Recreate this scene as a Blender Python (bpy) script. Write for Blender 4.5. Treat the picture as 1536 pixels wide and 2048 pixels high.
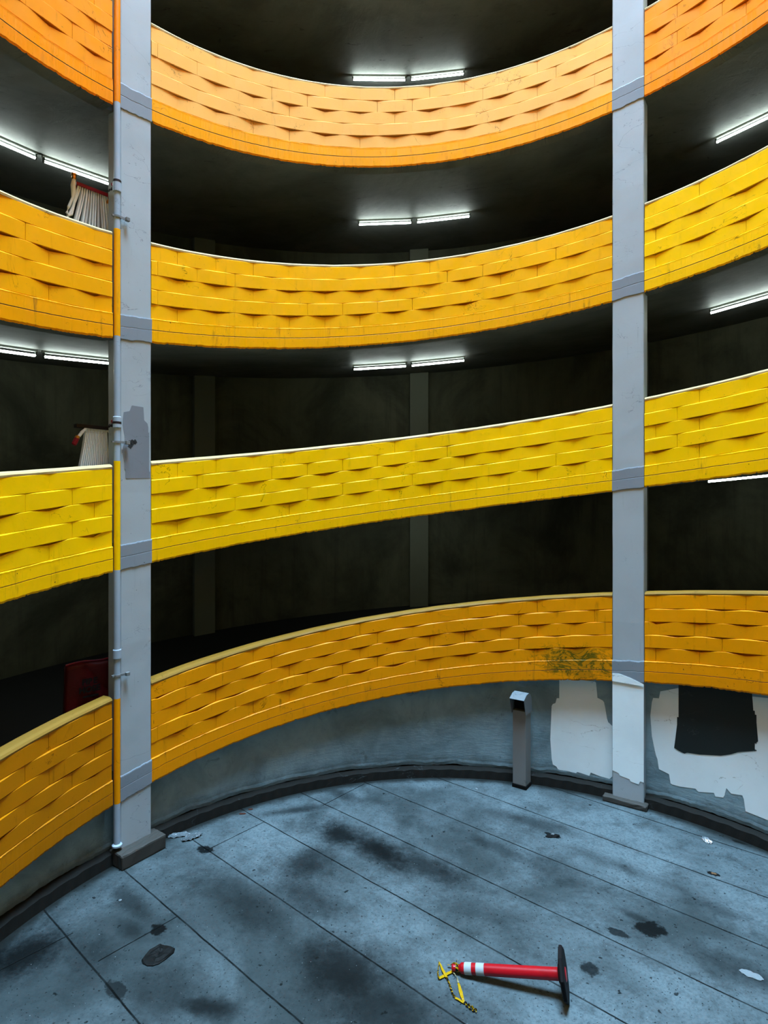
import bpy, bmesh, math, random
from mathutils import Vector, Matrix
random.seed(7)
D = bpy.data
for o in list(D.objects): D.objects.remove(o, do_unlink=True)
SC = bpy.context.scene
COL = SC.collection
sin, cos, pi = math.sin, math.cos, math.pi
rad = math.radians

# ------------------------------------------------------------------ camera, sky, exposure
TOP = 34.0            # height of the open mouth of the shaft
R = 5.1573            # inner face of the parapets
R2 = 9.48             # outer wall
cam_d = D.cameras.new('camera'); cam = D.objects.new('camera', cam_d); COL.objects.link(cam)
cam.location = (-0.9338, -4.8277, 4.5624); cam.rotation_euler = (rad(90), 0, 0)
cam_d.sensor_fit = 'VERTICAL'; cam_d.sensor_height = 36; cam_d.lens = 36*1166.86/2048
cam_d.clip_start = 0.02; cam_d.clip_end = 200
SC.camera = cam
SC.view_settings.view_transform = 'Standard'
try: SC.view_settings.look = 'None'
except Exception: pass
SC.view_settings.gamma = 1; SC.view_settings.use_curve_mapping = False
SC.view_settings.exposure = 0.34
SKY = 92.0
TUBE = 34.0
w = D.worlds.new('overcast_sky'); SC.world = w; w.use_nodes = True
bg = w.node_tree.nodes['Background']
bg.inputs[0].default_value = (0.54, 0.86, 1.16, 1); bg.inputs[1].default_value = SKY
pl = D.lights.new('sky_portal', 'AREA'); pl.shape = 'DISK'; pl.size = 2*R+0.3
try: pl.cycles.is_portal = True
except Exception: pass
po = D.objects.new('sky_portal', pl); po.location = (0, 0, TOP-0.05); COL.objects.link(po)

# ------------------------------------------------------------------ helpers
def zt(T):            # height of the block parapet's top at unwrapped angle T (radians)
    return 14.7153 + 3/(2*pi)*(T + .55737*sin(T+.63385))
def P(r, T, z): return Vector((r*sin(T), r*cos(T), z))
BANK = .0965

def link(name, bm, mats, parent=None, smooth=False, recalc=True):
    if recalc: bmesh.ops.recalc_face_normals(bm, faces=bm.faces)
    me = D.meshes.new(name); bm.to_mesh(me); bm.free()
    if not isinstance(mats, (list, tuple)): mats = [mats]
    for m in mats: me.materials.append(m)
    if smooth:
        for p in me.polygons: p.use_smooth = True
    o = D.objects.new(name, me); COL.objects.link(o)
    if parent is not None: o.parent = parent
    return o
def tag(o, label, cat, group=None):
    o['label'] = label; o['category'] = cat
    if group: o['group'] = group
    return o
def struct(o): o['kind'] = 'structure'; return o
def empty(name, loc, label, cat, group=None, rz=0):
    o = D.objects.new(name, None); o.location = loc; o.rotation_euler = (0, 0, rz)
    o.empty_display_size = .1; COL.objects.link(o); tag(o, label, cat, group); return o
def quadgrid(bm, rows, mi=0, close=False):
    vs = [[bm.verts.new(p) for p in r] for r in rows]
    n = len(vs)
    for i in range(n-1):
        m = len(vs[i])
        for j in range(m if close else m-1):
            f = bm.faces.new((vs[i][j], vs[i+1][j], vs[i+1][(j+1) % m], vs[i][(j+1) % m])); f.material_index = mi
    return vs
def loft(bm, rings, mi=0, caps=True):     # rings of equal length, closed sections
    vs = quadgrid(bm, rings, mi, True)
    if caps:
        for r in (vs[0], vs[-1]):
            f = bm.faces.new(r); f.material_index = mi
    return vs
def box(bm, c, s, M=None, mi=0, bev=0):
    vs = []
    for x in (-1, 1):
        for y in (-1, 1):
            for z in (-1, 1):
                v = Vector((c[0]+x*s[0]/2, c[1]+y*s[1]/2, c[2]+z*s[2]/2))
                vs.append(bm.verts.new(M @ v if M else v))
    fs = [(0,1,3,2),(4,6,7,5),(0,4,5,1),(2,3,7,6),(0,2,6,4),(1,5,7,3)]
    fa = [bm.faces.new([vs[i] for i in f]) for f in fs]
    for f in fa: f.material_index = mi
    if bev:
        es = list({e for f in fa for e in f.edges})
        bmesh.ops.bevel(bm, geom=es, offset=bev, segments=2, affect='EDGES', profile=.6)
def frame(d):
    d = Vector(d).normalized()
    u = d.cross(Vector((0, 0, 1)))
    if u.length < 1e-3: u = Vector((1, 0, 0))
    u.normalize(); return d, u, u.cross(d).normalized()
def turned(bm, a, d, prof, n=28, mi=0, caps=True):      # lathe: prof = [(along, radius)]
    d, u, v = frame(d); a = Vector(a)
    rings = [[a + d*s + (u*cos(2*pi*i/n) + v*sin(2*pi*i/n))*r for i in range(n)] for s, r in prof]
    return loft(bm, rings, mi, caps)
def tube(bm, pts, r, n=10, mi=0):
    pts = [Vector(p) for p in pts]; rings = []
    for i, p in enumerate(pts):
        d = (pts[min(i+1, len(pts)-1)] - pts[max(i-1, 0)])
        d, u, v = frame(d)
        rr = r[i] if isinstance(r, (list, tuple)) else r
        rings.append([p + (u*cos(2*pi*k/n) + v*sin(2*pi*k/n))*rr for k in range(n)])
    return loft(bm, rings, mi)

# ------------------------------------------------------------------ materials
class NT:
    def __init__(s, name):
        s.m = D.materials.new(name); s.m.use_nodes = True; s.t = s.m.node_tree; s.t.nodes.clear()
        s.o = s.t.nodes.new('ShaderNodeOutputMaterial'); s.b = s.t.nodes.new('ShaderNodeBsdfPrincipled')
        s.t.links.new(s.b.outputs[0], s.o.inputs[0]); s.tc = s.t.nodes.new('ShaderNodeTexCoord').outputs['Object']
    def put(s, sock, v):
        if isinstance(v, bpy.types.NodeSocket): s.t.links.new(v, sock)
        elif isinstance(v, (tuple, list)) and len(v) == 3 and sock.type == 'RGBA': sock.default_value = (*v, 1)
        else: sock.default_value = v
    def math(s, op, a, b=0.0, c=0.0, clamp=False):
        n = s.t.nodes.new('ShaderNodeMath'); n.operation = op; n.use_clamp = clamp
        s.put(n.inputs[0], a); s.put(n.inputs[1], b); s.put(n.inputs[2], c); return n.outputs[0]
    def xyz(s, v=None):
        n = s.t.nodes.new('ShaderNodeSeparateXYZ'); s.put(n.inputs[0], v or s.tc); return n.outputs
    def vec(s, a, b, c):
        n = s.t.nodes.new('ShaderNodeCombineXYZ'); s.put(n.inputs[0], a); s.put(n.inputs[1], b); s.put(n.inputs[2], c); return n.outputs[0]
    def scale(s, sc, v=None):
        n = s.t.nodes.new('ShaderNodeMapping'); s.put(n.inputs[0], v or s.tc); n.inputs['Scale'].default_value = sc; return n.outputs[0]
    def noise(s, scale, det=4, rough=.6, v=None, dist=0):
        n = s.t.nodes.new('ShaderNodeTexNoise'); s.put(n.inputs['Vector'], v or s.tc)
        n.inputs['Scale'].default_value = scale; n.inputs['Detail'].default_value = det
        n.inputs['Roughness'].default_value = rough; n.inputs['Distortion'].default_value = dist
        return n.outputs[0]
    def ramp(s, f, lo, hi, a=0.0, b=1.0):
        n = s.t.nodes.new('ShaderNodeMapRange'); n.interpolation_type = 'SMOOTHSTEP'
        s.put(n.inputs[0], f); s.put(n.inputs[1], lo); s.put(n.inputs[2], hi); s.put(n.inputs[3], a); s.put(n.inputs[4], b)
        return n.outputs[0]
    def mix(s, f, a, b, mode='MIX'):
        n = s.t.nodes.new('ShaderNodeMix'); n.data_type = 'RGBA'; n.blend_type = mode
        s.put(n.inputs[0], f); s.put(n.inputs[6], a); s.put(n.inputs[7], b); return n.outputs[2]
    def done(s, col, rough=.6, bump=None, bs=.3, bd=.01, **kw):
        s.put(s.b.inputs['Base Color'], col); s.put(s.b.inputs['Roughness'], rough)
        kw.setdefault('Specular_IOR_Level', .18)
        for k, v in kw.items(): s.put(s.b.inputs[k.replace('_', ' ')], v)
        if bump is not None:
            n = s.t.nodes.new('ShaderNodeBump'); n.inputs['Strength'].default_value = bs; n.inputs['Distance'].default_value = bd
            s.put(n.inputs['Height'], bump); s.t.links.new(n.outputs[0], s.b.inputs['Normal'])
        return s.m
def plain(name, col, rough=.5, metal=0, emit=None, es=0):
    n = NT(name); m = n.done(col, rough, Metallic=metal)
    if emit: n.put(n.b.inputs['Emission Color'], emit); n.b.inputs['Emission Strength'].default_value = es
    return m
def paint(name, base, dirt=(.12, .07, .01), amt=1.0, rough=.42, speck=1.0, alt=None, graf=False):
    n = NT(name)
    big = n.noise(.9, 5, .6); mid = n.noise(5, 5, .65)
    st = n.noise(1.0, 5, .7, n.scale((9, 9, .9)))
    c = n.mix(n.ramp(big, .35, .7, 0, .45), base, alt or tuple(x*.82 for x in base))
    c = n.mix(n.math('MULTIPLY', n.ramp(st, .56, .78, 0, .42*amt), n.ramp(mid, .35, .6)), c, dirt)
    gr = n.noise(2.2, 8, .75, None, .6)
    c = n.mix(n.ramp(gr, .62, .8, 0, .5*amt), c, dirt)
    ck = n.ramp(n.math('ABSOLUTE', n.math('SUBTRACT', n.noise(.9, 6, .6, None, 1.0), .5)), .001, .003, 1, 0)
    c = n.mix(n.math('MULTIPLY', n.math('MULTIPLY', ck, n.ramp(n.noise(1.7, 3), .55, .62)), .7*min(1, amt)), c, tuple(x*.35 for x in dirt))
    if graf:
        X, Y, Z = n.xyz()
        gx = n.math('DIVIDE', n.math('SUBTRACT', X, 2.22), .55); gz = n.math('DIVIDE', n.math('SUBTRACT', Z, 2.12), .24)
        gd = n.math('ADD', n.math('SQRT', n.math('ADD', n.math('MULTIPLY', gx, gx), n.math('MULTIPLY', gz, gz))), n.math('MULTIPLY', n.math('SUBTRACT', n.noise(5, 6, .7), .5), 2.2))
        gd = n.math('ADD', gd, n.ramp(Y, 3.0, 4.0, 5, 0))
        sk = n.ramp(n.math('ABSOLUTE', n.math('SUBTRACT', n.noise(3.2, 5, .6, n.scale((1, 1, 1.6)), 1.2), .5)), .012, .04, 1, 0)
        c = n.mix(n.math('ADD', n.ramp(gd, .6, 1.2, .42, 0), n.math('MULTIPLY', n.ramp(gd, 1.0, 1.5, .5, 0), sk)), c, (.055, .068, .004))
    sp = n.noise(34, 2, .5); c = n.mix(n.ramp(sp, .73, .77, 0, .75*speck), c, (.03, .02, .01))
    b = n.math('ADD', n.math('MULTIPLY', n.noise(55, 4, .6), .35), n.math('MULTIPLY', mid, .6))
    return n.done(c, n.ramp(mid, .3, .7, rough-.06, rough+.12), b, .35, .006, Specular_IOR_Level=.12)

# one paint per stretch of parapet, each with its own hue
YEL = {  # (block paint, slab edge paint)
 'o': ((.90, .30, .012), (.88, .26, .001)),
 'p': ((.90, .46, .11), (.88, .33, .003)),
 'a': ((.92, .39, .001), (.88, .34, .0)),
 'b': ((.94, .45, .002), (.90, .40, .0)),
 'y': ((1.0, .58, .0), (.97, .53, .0)),
 'd': ((.86, .31, .0), (.82, .28, .0)),
 'e': ((.56, .20, .0), (.52, .185, .0)),  # dimmer lower-left light put into this colour, on top of grime
}
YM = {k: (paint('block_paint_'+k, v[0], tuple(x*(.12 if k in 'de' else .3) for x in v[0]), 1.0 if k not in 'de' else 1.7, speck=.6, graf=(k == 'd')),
          paint('edge_paint_'+k, v[1], (.09, .04, .008), 1.9, speck=1.3, graf=(k == 'd'))) for k, v in YEL.items()}
def mk_grey(name, base, dirt, amt, rough=.5):
    n = NT(name)
    big = n.noise(.8, 5, .6); mid = n.noise(7, 6, .7); st = n.noise(1.0, 5, .7, n.scale((14, 14, 1.2)))
    c = n.mix(n.ramp(big, .35, .7, 0, .5), base, tuple(x*.8 for x in base))
    c = n.mix(n.ramp(st, .6, .85, 0, .4*amt), c, dirt)
    c = n.mix(n.ramp(n.noise(3, 9, .8, None, .4), .62, .75, 0, .55*amt), c, dirt)
    c = n.mix(n.ramp(n.noise(28, 3, .6), .72, .76, 0, .8*amt), c, (.03, .035, .035))
    ck = n.ramp(n.math('ABSOLUTE', n.math('SUBTRACT', n.noise(.75, 5, .55, n.scale((1, 1, 2.6), None), .7), .5)), .0012, .003, 1, 0)
    ck = n.math('MULTIPLY', ck, n.ramp(n.noise(1.3, 3), .48, .58))
    c = n.mix(n.math('MULTIPLY', ck, .5), c, (.06, .07, .075))
    return n.done(c, rough, n.math('SUBTRACT', n.math('ADD', n.math('MULTIPLY', n.noise(30, 4, .7), .4), mid), ck), .16, .006)
M_col = mk_grey('column_paint', (.36, .415, .455), (.11, .13, .135), 1.2)
M_col2 = mk_grey('column_paint_darker', (.225, .265, .31), (.10, .115, .12), 1.2)
M_patch = mk_grey('grey_touch_up_paint', (.19, .215, .25), (.07, .08, .085), 1.2)
M_white = mk_grey('fresh_white_paint', (.80, .92, .97), (.60, .68, .72), .35)
M_char = mk_grey('charcoal_paint', (.018, .024, .024), (.012, .014, .013), .5)
M_smoke = plain('soot', (.03, .03, .03), .9)
def mk_lower():
    n = NT('lower_wall_paint')
    X, Y, Z = n.xyz()
    c = n.mix(n.ramp(n.noise(1.2, 6, .65, None, .4), .35, .7), (.24, .35, .40), (.135, .20, .23))
    c = n.mix(n.ramp(n.noise(3.5, 8, .75, None, .8), .57, .74, 0, .75), c, (.05, .06, .06))
    # rising grime close to the floor, with a ragged edge
    zz = n.math('ADD', Z, n.math('MULTIPLY', n.noise(3, 6, .7), -.35))
    c = n.mix(n.ramp(zz, .0, .22, .7, 0), c, (.05, .06, .058))
    h = n.math('ADD', n.noise(1.0, 6, .7, n.scale((5, 5, 22))), n.math('MULTIPLY', n.noise(30, 4), .3))
    return n.done(c, .55, h, .5, .012)
M_lower = mk_lower()
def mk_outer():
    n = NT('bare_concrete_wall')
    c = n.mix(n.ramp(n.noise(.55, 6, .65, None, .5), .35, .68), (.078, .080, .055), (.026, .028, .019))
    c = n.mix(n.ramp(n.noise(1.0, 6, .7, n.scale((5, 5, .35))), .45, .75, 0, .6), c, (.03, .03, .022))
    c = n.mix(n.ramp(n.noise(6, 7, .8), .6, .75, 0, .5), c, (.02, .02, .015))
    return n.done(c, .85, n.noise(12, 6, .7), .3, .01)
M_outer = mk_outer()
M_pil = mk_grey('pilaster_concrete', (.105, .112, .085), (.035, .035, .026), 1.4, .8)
def mk_ceil():
    n = NT('ceiling_concrete')
    c = n.mix(n.ramp(n.noise(.7, 6, .65, None, .4), .35, .7), (.18, .185, .172), (.105, .11, .10))
    c = n.mix(n.ramp(n.noise(2.0, 8, .75, n.scale((1, 2.4, 1)), 1.4), .60, .66, 0, .6), c, (.03, .03, .028))
    return n.done(c, .6, n.noise(4, 7, .7, None, .8), .35, .02)
M_ceil = mk_ceil()
M_deck = plain('oily_ramp_deck', (.012, .012, .012), .75)
M_cope = paint('coping_cream_paint', (.56, .43, .20), (.28, .19, .07), 1.1, .5, .5)
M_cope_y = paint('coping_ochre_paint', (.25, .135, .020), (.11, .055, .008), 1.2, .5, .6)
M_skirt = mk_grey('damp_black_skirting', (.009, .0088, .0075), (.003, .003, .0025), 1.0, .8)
M_plinth = mk_grey('worn_plinth_stone', (.050, .047, .042), (.014, .011, .009), 1.6, .6)
M_galv = mk_grey('galvanised_sheet', (.19, .195, .195), (.06, .055, .045), 1.0, .45)
M_hood = mk_grey('painted_hood_sheet', (.155, .185, .205), (.07, .07, .07), .5, .4)
M_black = plain('matt_black', (.002, .002, .002), .8)
M_tube = plain('fluorescent_glow', (1, 1, 1), .4, 0, (.86, 1.0, .95), TUBE)
M_batten = plain('batten_enamel', (.20, .22, .20), .5)
M_cap = plain('lamp_cap', (.05, .055, .05), .5)

def mk_floor():
    n = NT('stained_paving')
    X, Y, Z = n.xyz()
    a = rad(-40.8); ca, sa = cos(a), sin(a)
    al = n.math('ADD', n.math('MULTIPLY', X, ca), n.math('MULTIPLY', Y, sa))
    of = n.math('ADD', n.math('MULTIPLY', X, -sa), n.math('MULTIPLY', Y, ca))
    wob = n.math('MULTIPLY', n.math('SUBTRACT', n.noise(1.5, 5, .6), .5), .03)
    ofw = n.math('ADD', of, wob); alw = n.math('ADD', al, wob)
    c = n.mix(n.ramp(n.noise(.45, 6, .62, None, .3), .34, .62), (.112, .148, .163), (.034, .046, .049))
    c = n.mix(n.ramp(n.noise(2.6, 8, .75, n.scale((1, 1, 1)), .3), .45, .72, 0, .6), c, (.013, .018, .019))
    fine = n.noise(26, 6, .75)
    c = n.mix(n.ramp(fine, .42, .7, 0, .5), c, (.026, .034, .037))
    # swept streaks that run along the slabs
    V = n.vec(al, n.math('MULTIPLY', of, 5.0), 0)
    c = n.mix(n.ramp(n.noise(.8, 6, .65, V), .50, .78, 0, .55), c, (.035, .042, .045))
    # oil staining, in places painting in the dimmer lower-left light: (x, y, half length, half width, angle from slab direction, strength)
    stains_and_dimming = [(-1.55,3.45,.55,.28,0,.9),(-1.0,3.03,.75,.27,-4,1.0),(-.35,2.65,.6,.25,0,.75),(-1.95,2.75,.35,.45,0,.75),(-1.85,2.1,.6,.28,0,.55),
              (-1.3,.95,.65,.42,0,.85),(-.9,.45,.9,.5,0,.7),(-2.55,1.95,.9,.28,0,.5),(-3.354,3.059,.13,.085,10,1.3),(-4.62,1.2,.36,.50,20,1.3),(-5.0,1.0,.4,.5,0,1.2),
              (1.977,1.556,.16,.13,40,1.0),(1.60,1.50,.11,.06,10,.8),(1.12,1.0,.10,.09,0,.8),(1.9,1.75,.22,.07,0,.6),(1.25,3.75,.75,.16,10,.55),(.6,3.1,.6,.12,0,.5),
              (-2.3,4.1,.55,.10,55,.65),(-1.55,4.55,.3,.14,0,.6),(-3.4,1.55,.10,.08,0,.9),(-3.5,.75,.16,.08,0,.7),(2.6,.95,.55,.2,0,.5),(-3.7,1.55,.25,.12,0,.6),
              (-3.9,2.0,.5,.14,0,.6),(-3.0,.7,.5,.3,0,.5),(-3.9,1.1,.35,.25,0,.55),(-.1,.2,1.1,.35,0,.55),(2.9,1.9,.35,.12,0,.5),(2.2,2.6,.8,.12,0,.35),(.1,1.9,.7,.2,0,.35),(1.45,3.4,.13,.05,0,1.1),(3.974,3.238,.09,.04,0,1.2),(1.25,2.6,.5,.25,0,.4),(-2.6,.55,.35,.12,30,.8)]
    wx = n.math('MULTIPLY', n.math('SUBTRACT', n.noise(2.3, 9, .78), .5), 1.5)
    wy = n.math('MULTIPLY', n.math('SUBTRACT', n.noise(11, 6, .7), .5), 2.0); wx = n.math('ADD', wx, n.math('MULTIPLY', n.math('SUBTRACT', n.noise(14, 5, .75), .5), .7))
    tot = None
    for (sx, sy, hl, hw, an, s) in stains_and_dimming:
        aa = a + rad(an); dx = n.math('SUBTRACT', X, sx); dy = n.math('SUBTRACT', Y, sy)
        p = n.math('DIVIDE', n.math('ADD', n.math('MULTIPLY', dx, cos(aa)), n.math('MULTIPLY', dy, sin(aa))), hl)
        q = n.math('DIVIDE', n.math('ADD', n.math('MULTIPLY', dx, -sin(aa)), n.math('MULTIPLY', dy, cos(aa))), hw)
        small = hl <= .2
        d = n.math('ADD', n.math('SQRT', n.math('ADD', n.math('MULTIPLY', p, p), n.math('MULTIPLY', q, q))), wy if small else wx)
        g = n.ramp(d, .75 if small else .2, 1.15 if small else 1.55, min(s*1.1, 1.0), 0)
        tot = g if tot is None else n.math('MAXIMUM', tot, g)
    c = n.mix(n.math('MULTIPLY', tot, .93), c, (.0018, .0022, .0022))
    c = n.mix(n.ramp(n.noise(9, 3, .5), .69, .73, 0, .85), c, (.004, .005, .005))
    c = n.mix(n.ramp(n.noise(30, 3, .5), .64, .69, 0, .8), c, (.006, .008, .009))
    c = n.mix(n.ramp(n.noise(60, 1, .3, n.scale((1, 1, 1), n.vec(Y, X, 3.0))), .80, .82, 0, .7), c, (.3, .34, .36))
    # dirt swept up against the wall
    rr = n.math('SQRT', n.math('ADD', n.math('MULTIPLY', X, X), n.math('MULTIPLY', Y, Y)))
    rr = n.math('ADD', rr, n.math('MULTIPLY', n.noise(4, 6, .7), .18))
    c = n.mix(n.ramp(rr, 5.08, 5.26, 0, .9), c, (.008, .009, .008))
    # saw-cut joints
    m = n.math('PINGPONG', n.math('ADD', ofw, 8*.945-.14), .4725)
    j = n.ramp(m, .005, .013, 1, 0)
    for (A, o0, o1) in ((-3.62, -1.68, -.80), (-4.24, -2.62, -1.68), (-4.2, 1.98, 2.93), (-4.505, .14, 1.08)):
        g = n.ramp(n.math('ABSOLUTE', n.math('SUBTRACT', alw, A)), .004, .011, 1, 0)
        g = n.math('MULTIPLY', g, n.math('MULTIPLY', n.math('GREATER_THAN', of, o0), n.math('LESS_THAN', of, o1)))
        j = n.math('MAXIMUM', j, g)
    c = n.mix(n.math('MULTIPLY', j, n.ramp(n.noise(3, 3), .3, .6, .65, .95)), c, (.001, .0015, .0015))
    h = n.math('SUBTRACT', n.math('ADD', n.math('MULTIPLY', fine, .5), n.math('MULTIPLY', n.noise(90, 3, .6), .5)), n.math('MULTIPLY', j, 1.0))
    ro = n.math('SUBTRACT', n.ramp(n.noise(3, 6, .7), .3, .7, .5, .72), n.math('MULTIPLY', tot, .12))
    return n.done(c, ro, h, .4, .006, Specular_IOR_Level=.05)
M_floor = mk_floor()

# ------------------------------------------------------------------ setting
bm = bmesh.new()
box(bm, (0, 0, -.15), (21, 21, .3))
struct(link('floor', bm, M_floor))

COLS = [-55.28, 33.9, 123.9, 214.72]
T0 = rad(-110) - 8*pi            # the ramp starts low on the left ...
T1 = rad(150) + 10*pi             # ... and winds up past the top of the picture

def helix_slab(bm, r0, r1, ta, tb, step=rad(2.5)):
    n = max(2, int((tb-ta)/step)); rings = []
    for i in range(n+1):
        T = ta + (tb-ta)*i/n; z = zt(T)
        rs = [r0 + (r1-r0)*k/4 for k in range(5)]
        rings.append([P(r, T, z-1.0+BANK*(r-R)) for r in rs] + [P(r, T, z-1.332+BANK*(r-R)) for r in reversed(rs)])
    vs = loft(bm, rings)
    for f in bm.faces:
        c = f.calc_center_median(); 
    return vs
bm = bmesh.new()
helix_slab(bm, R+.16, R2+.1, T0, T1)
bmesh.ops.recalc_face_normals(bm, faces=bm.faces)
for f in bm.faces:
    if f.normal.z > .5: f.material_index = 1
struct(link('ceiling', bm, [M_ceil, M_deck], recalc=False))
bm = bmesh.new()          # roof ring round the mouth
n = 96
loft(bm, [[P(r, 2*pi*i/n, z) for r, z in ((R+.16, TOP), (R2+.3, TOP), (R2+.3, TOP+.3), (R+.16, TOP+.3))] for i in range(n+1)], caps=False)
struct(link('ceiling', bm, M_ceil))

bm = bmesh.new()          # outer wall
n = 144
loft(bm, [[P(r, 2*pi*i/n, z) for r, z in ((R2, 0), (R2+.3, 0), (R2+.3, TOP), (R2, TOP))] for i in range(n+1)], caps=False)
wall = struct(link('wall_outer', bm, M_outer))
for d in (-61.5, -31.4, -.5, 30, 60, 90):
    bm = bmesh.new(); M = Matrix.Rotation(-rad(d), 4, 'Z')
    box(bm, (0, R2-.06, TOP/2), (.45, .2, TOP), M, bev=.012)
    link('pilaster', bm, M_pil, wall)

# lower wall round the court, under the lowest ramp
RW = R + .16
bm = bmesh.new(); rows = []
tb = rad(-110)+2*pi - 8*pi
n = 900
rnd = random.Random(3); wob = 0
for i in range(n+1):
    T = T0 + (tb-T0)*i/n
    zz = zt(T)-1.30; wob = wob*.9+rnd.uniform(-.006, .006); lip = .17 + .008*sin(T*37) + wob + rnd.uniform(-.003, .003)
    rows.append([P(RW+.22, T, .0), P(RW+.05, T, 0), P(RW+.05, T, lip+.01), P(RW-.004, T, lip), P(RW-.008+wob*.3, T, lip+.05+wob*.6), P(RW, T, lip+.09),
                 P(RW, T, lip+.09+(zz-lip-.09)*.5), P(RW, T, zz), P(RW+.22, T, zz)])
loft(bm, rows, caps=True)
lower = struct(link('wall_lower', bm, M_lower))
bm = bmesh.new()
loft(bm, [[P(R+.03, T0+(tb-T0)*i/n, 0), P(R+.045+.004*sin(i*1.3), T0+(tb-T0)*i/n, .135+.006*sin(i*.7)), P(RW+.05, T0+(tb-T0)*i/n, .168), P(RW+.06, T0+(tb-T0)*i/n, 0)] for i in range(n+1)])
struct(link('baseboard_lower', bm, M_skirt))

def scan_patch(bm, poly, place, step, off, th=.003, zmax=None):
    """fill a polygon given in (s, z) on a surface; place(s, z, d) -> point"""
    smin, smax = min(p[0] for p in poly), max(p[0] for p in poly)
    n = max(2, int((smax-smin)/step)); 
    def spans(s):
        hits = []
        for i in range(len(poly)):
            (a, b), (c, d) = poly[i], poly[(i+1) % len(poly)]
            if (a <= s < c) or (c <= s < a): hits.append(b + (d-b)*(s-a)/(c-a))
        return sorted(hits)
    for i in range(n):
        s0, s1 = smin+(smax-smin)*i/n, smin+(smax-smin)*(i+1)/n
        e = (s1-s0)*.02
        h0, h1 = spans(s0+e), spans(s1-e)
        if len(h0) != len(h1):
            h0 = h1 = spans((s0+s1)/2)
        if len(h0) < 2: continue
        for k in range(0, len(h0)-1, 2):
            q = []
            for d in (off+th, off):
                q.append([place(s0, h0[k], d), place(s1, h1[k], d), place(s1, h1[k+1], d), place(s0, h0[k+1], d)])
            A = [bm.verts.new(p) for p in q[0]]; B = [bm.verts.new(p) for p in q[1]]
            bm.faces.new(A); bm.faces.new(B[::-1])
            for x in range(4): bm.faces.new((A[x], B[x], B[(x+1) % 4], A[(x+1) % 4]))
def on_wall(s, z, d): return P(RW-d, rad(s), z)
W1 = [(22.0,1.78),(22.1,1.45),(21.4,1.44),(21.4,1.36),(20.74,1.33),(20.6,1.0),(20.5,.746),(20.8,.33),(21.6,.30),(21.7,.26),(24.2,.22),(24.9,.20),(25.0,.27),(27.3,.24),(27.4,.30),(28.9,.27),(30.6,.26),(31.0,.31),(31.0,1.12),(30.2,1.18),(29.8,1.42),(29.6,1.50),(28.5,1.54),(28.3,1.80)]
W2 = [(37.4,1.68),(38.5,1.69),(38.6,1.80),(41.3,1.90),(52,2.0),(56,2.05),(60,2.06),(66,1.9),(66,.30),(58,.33),(54.2,.36),(51.0,.37),(50.7,.58),(49.0,.55),(48.2,.62),(48.1,.46),(46.7,.43),(46.6,.48),(44.2,.42),(44.1,.46),(41.6,.42),(40.2,.42),(40.1,.56),(38.4,.60),(38.3,.72),(37.9,.82),(37.3,1.1),(37.1,1.4)]
W3 = [(41.4,1.98),(41.45,1.6),(41.15,1.3),(40.76,.985),(41.5,.955),(42.4,.935),(42.6,.96),(44.5,.98),(47.6,1.05),(49.0,1.11),(50.0,1.17),(52.4,1.26),(52.2,1.34),(52.7,1.40),(52.4,1.75),(52.0,1.84),(51.95,2.15)]
for poly, m, off in ((W1, M_white, .0), (W2, M_white, .0), (W3, M_char, .004)):
    bm = bmesh.new(); scan_patch(bm, poly, on_wall, .22, off)
    link('paint_patch', bm, m, lower)

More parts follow.
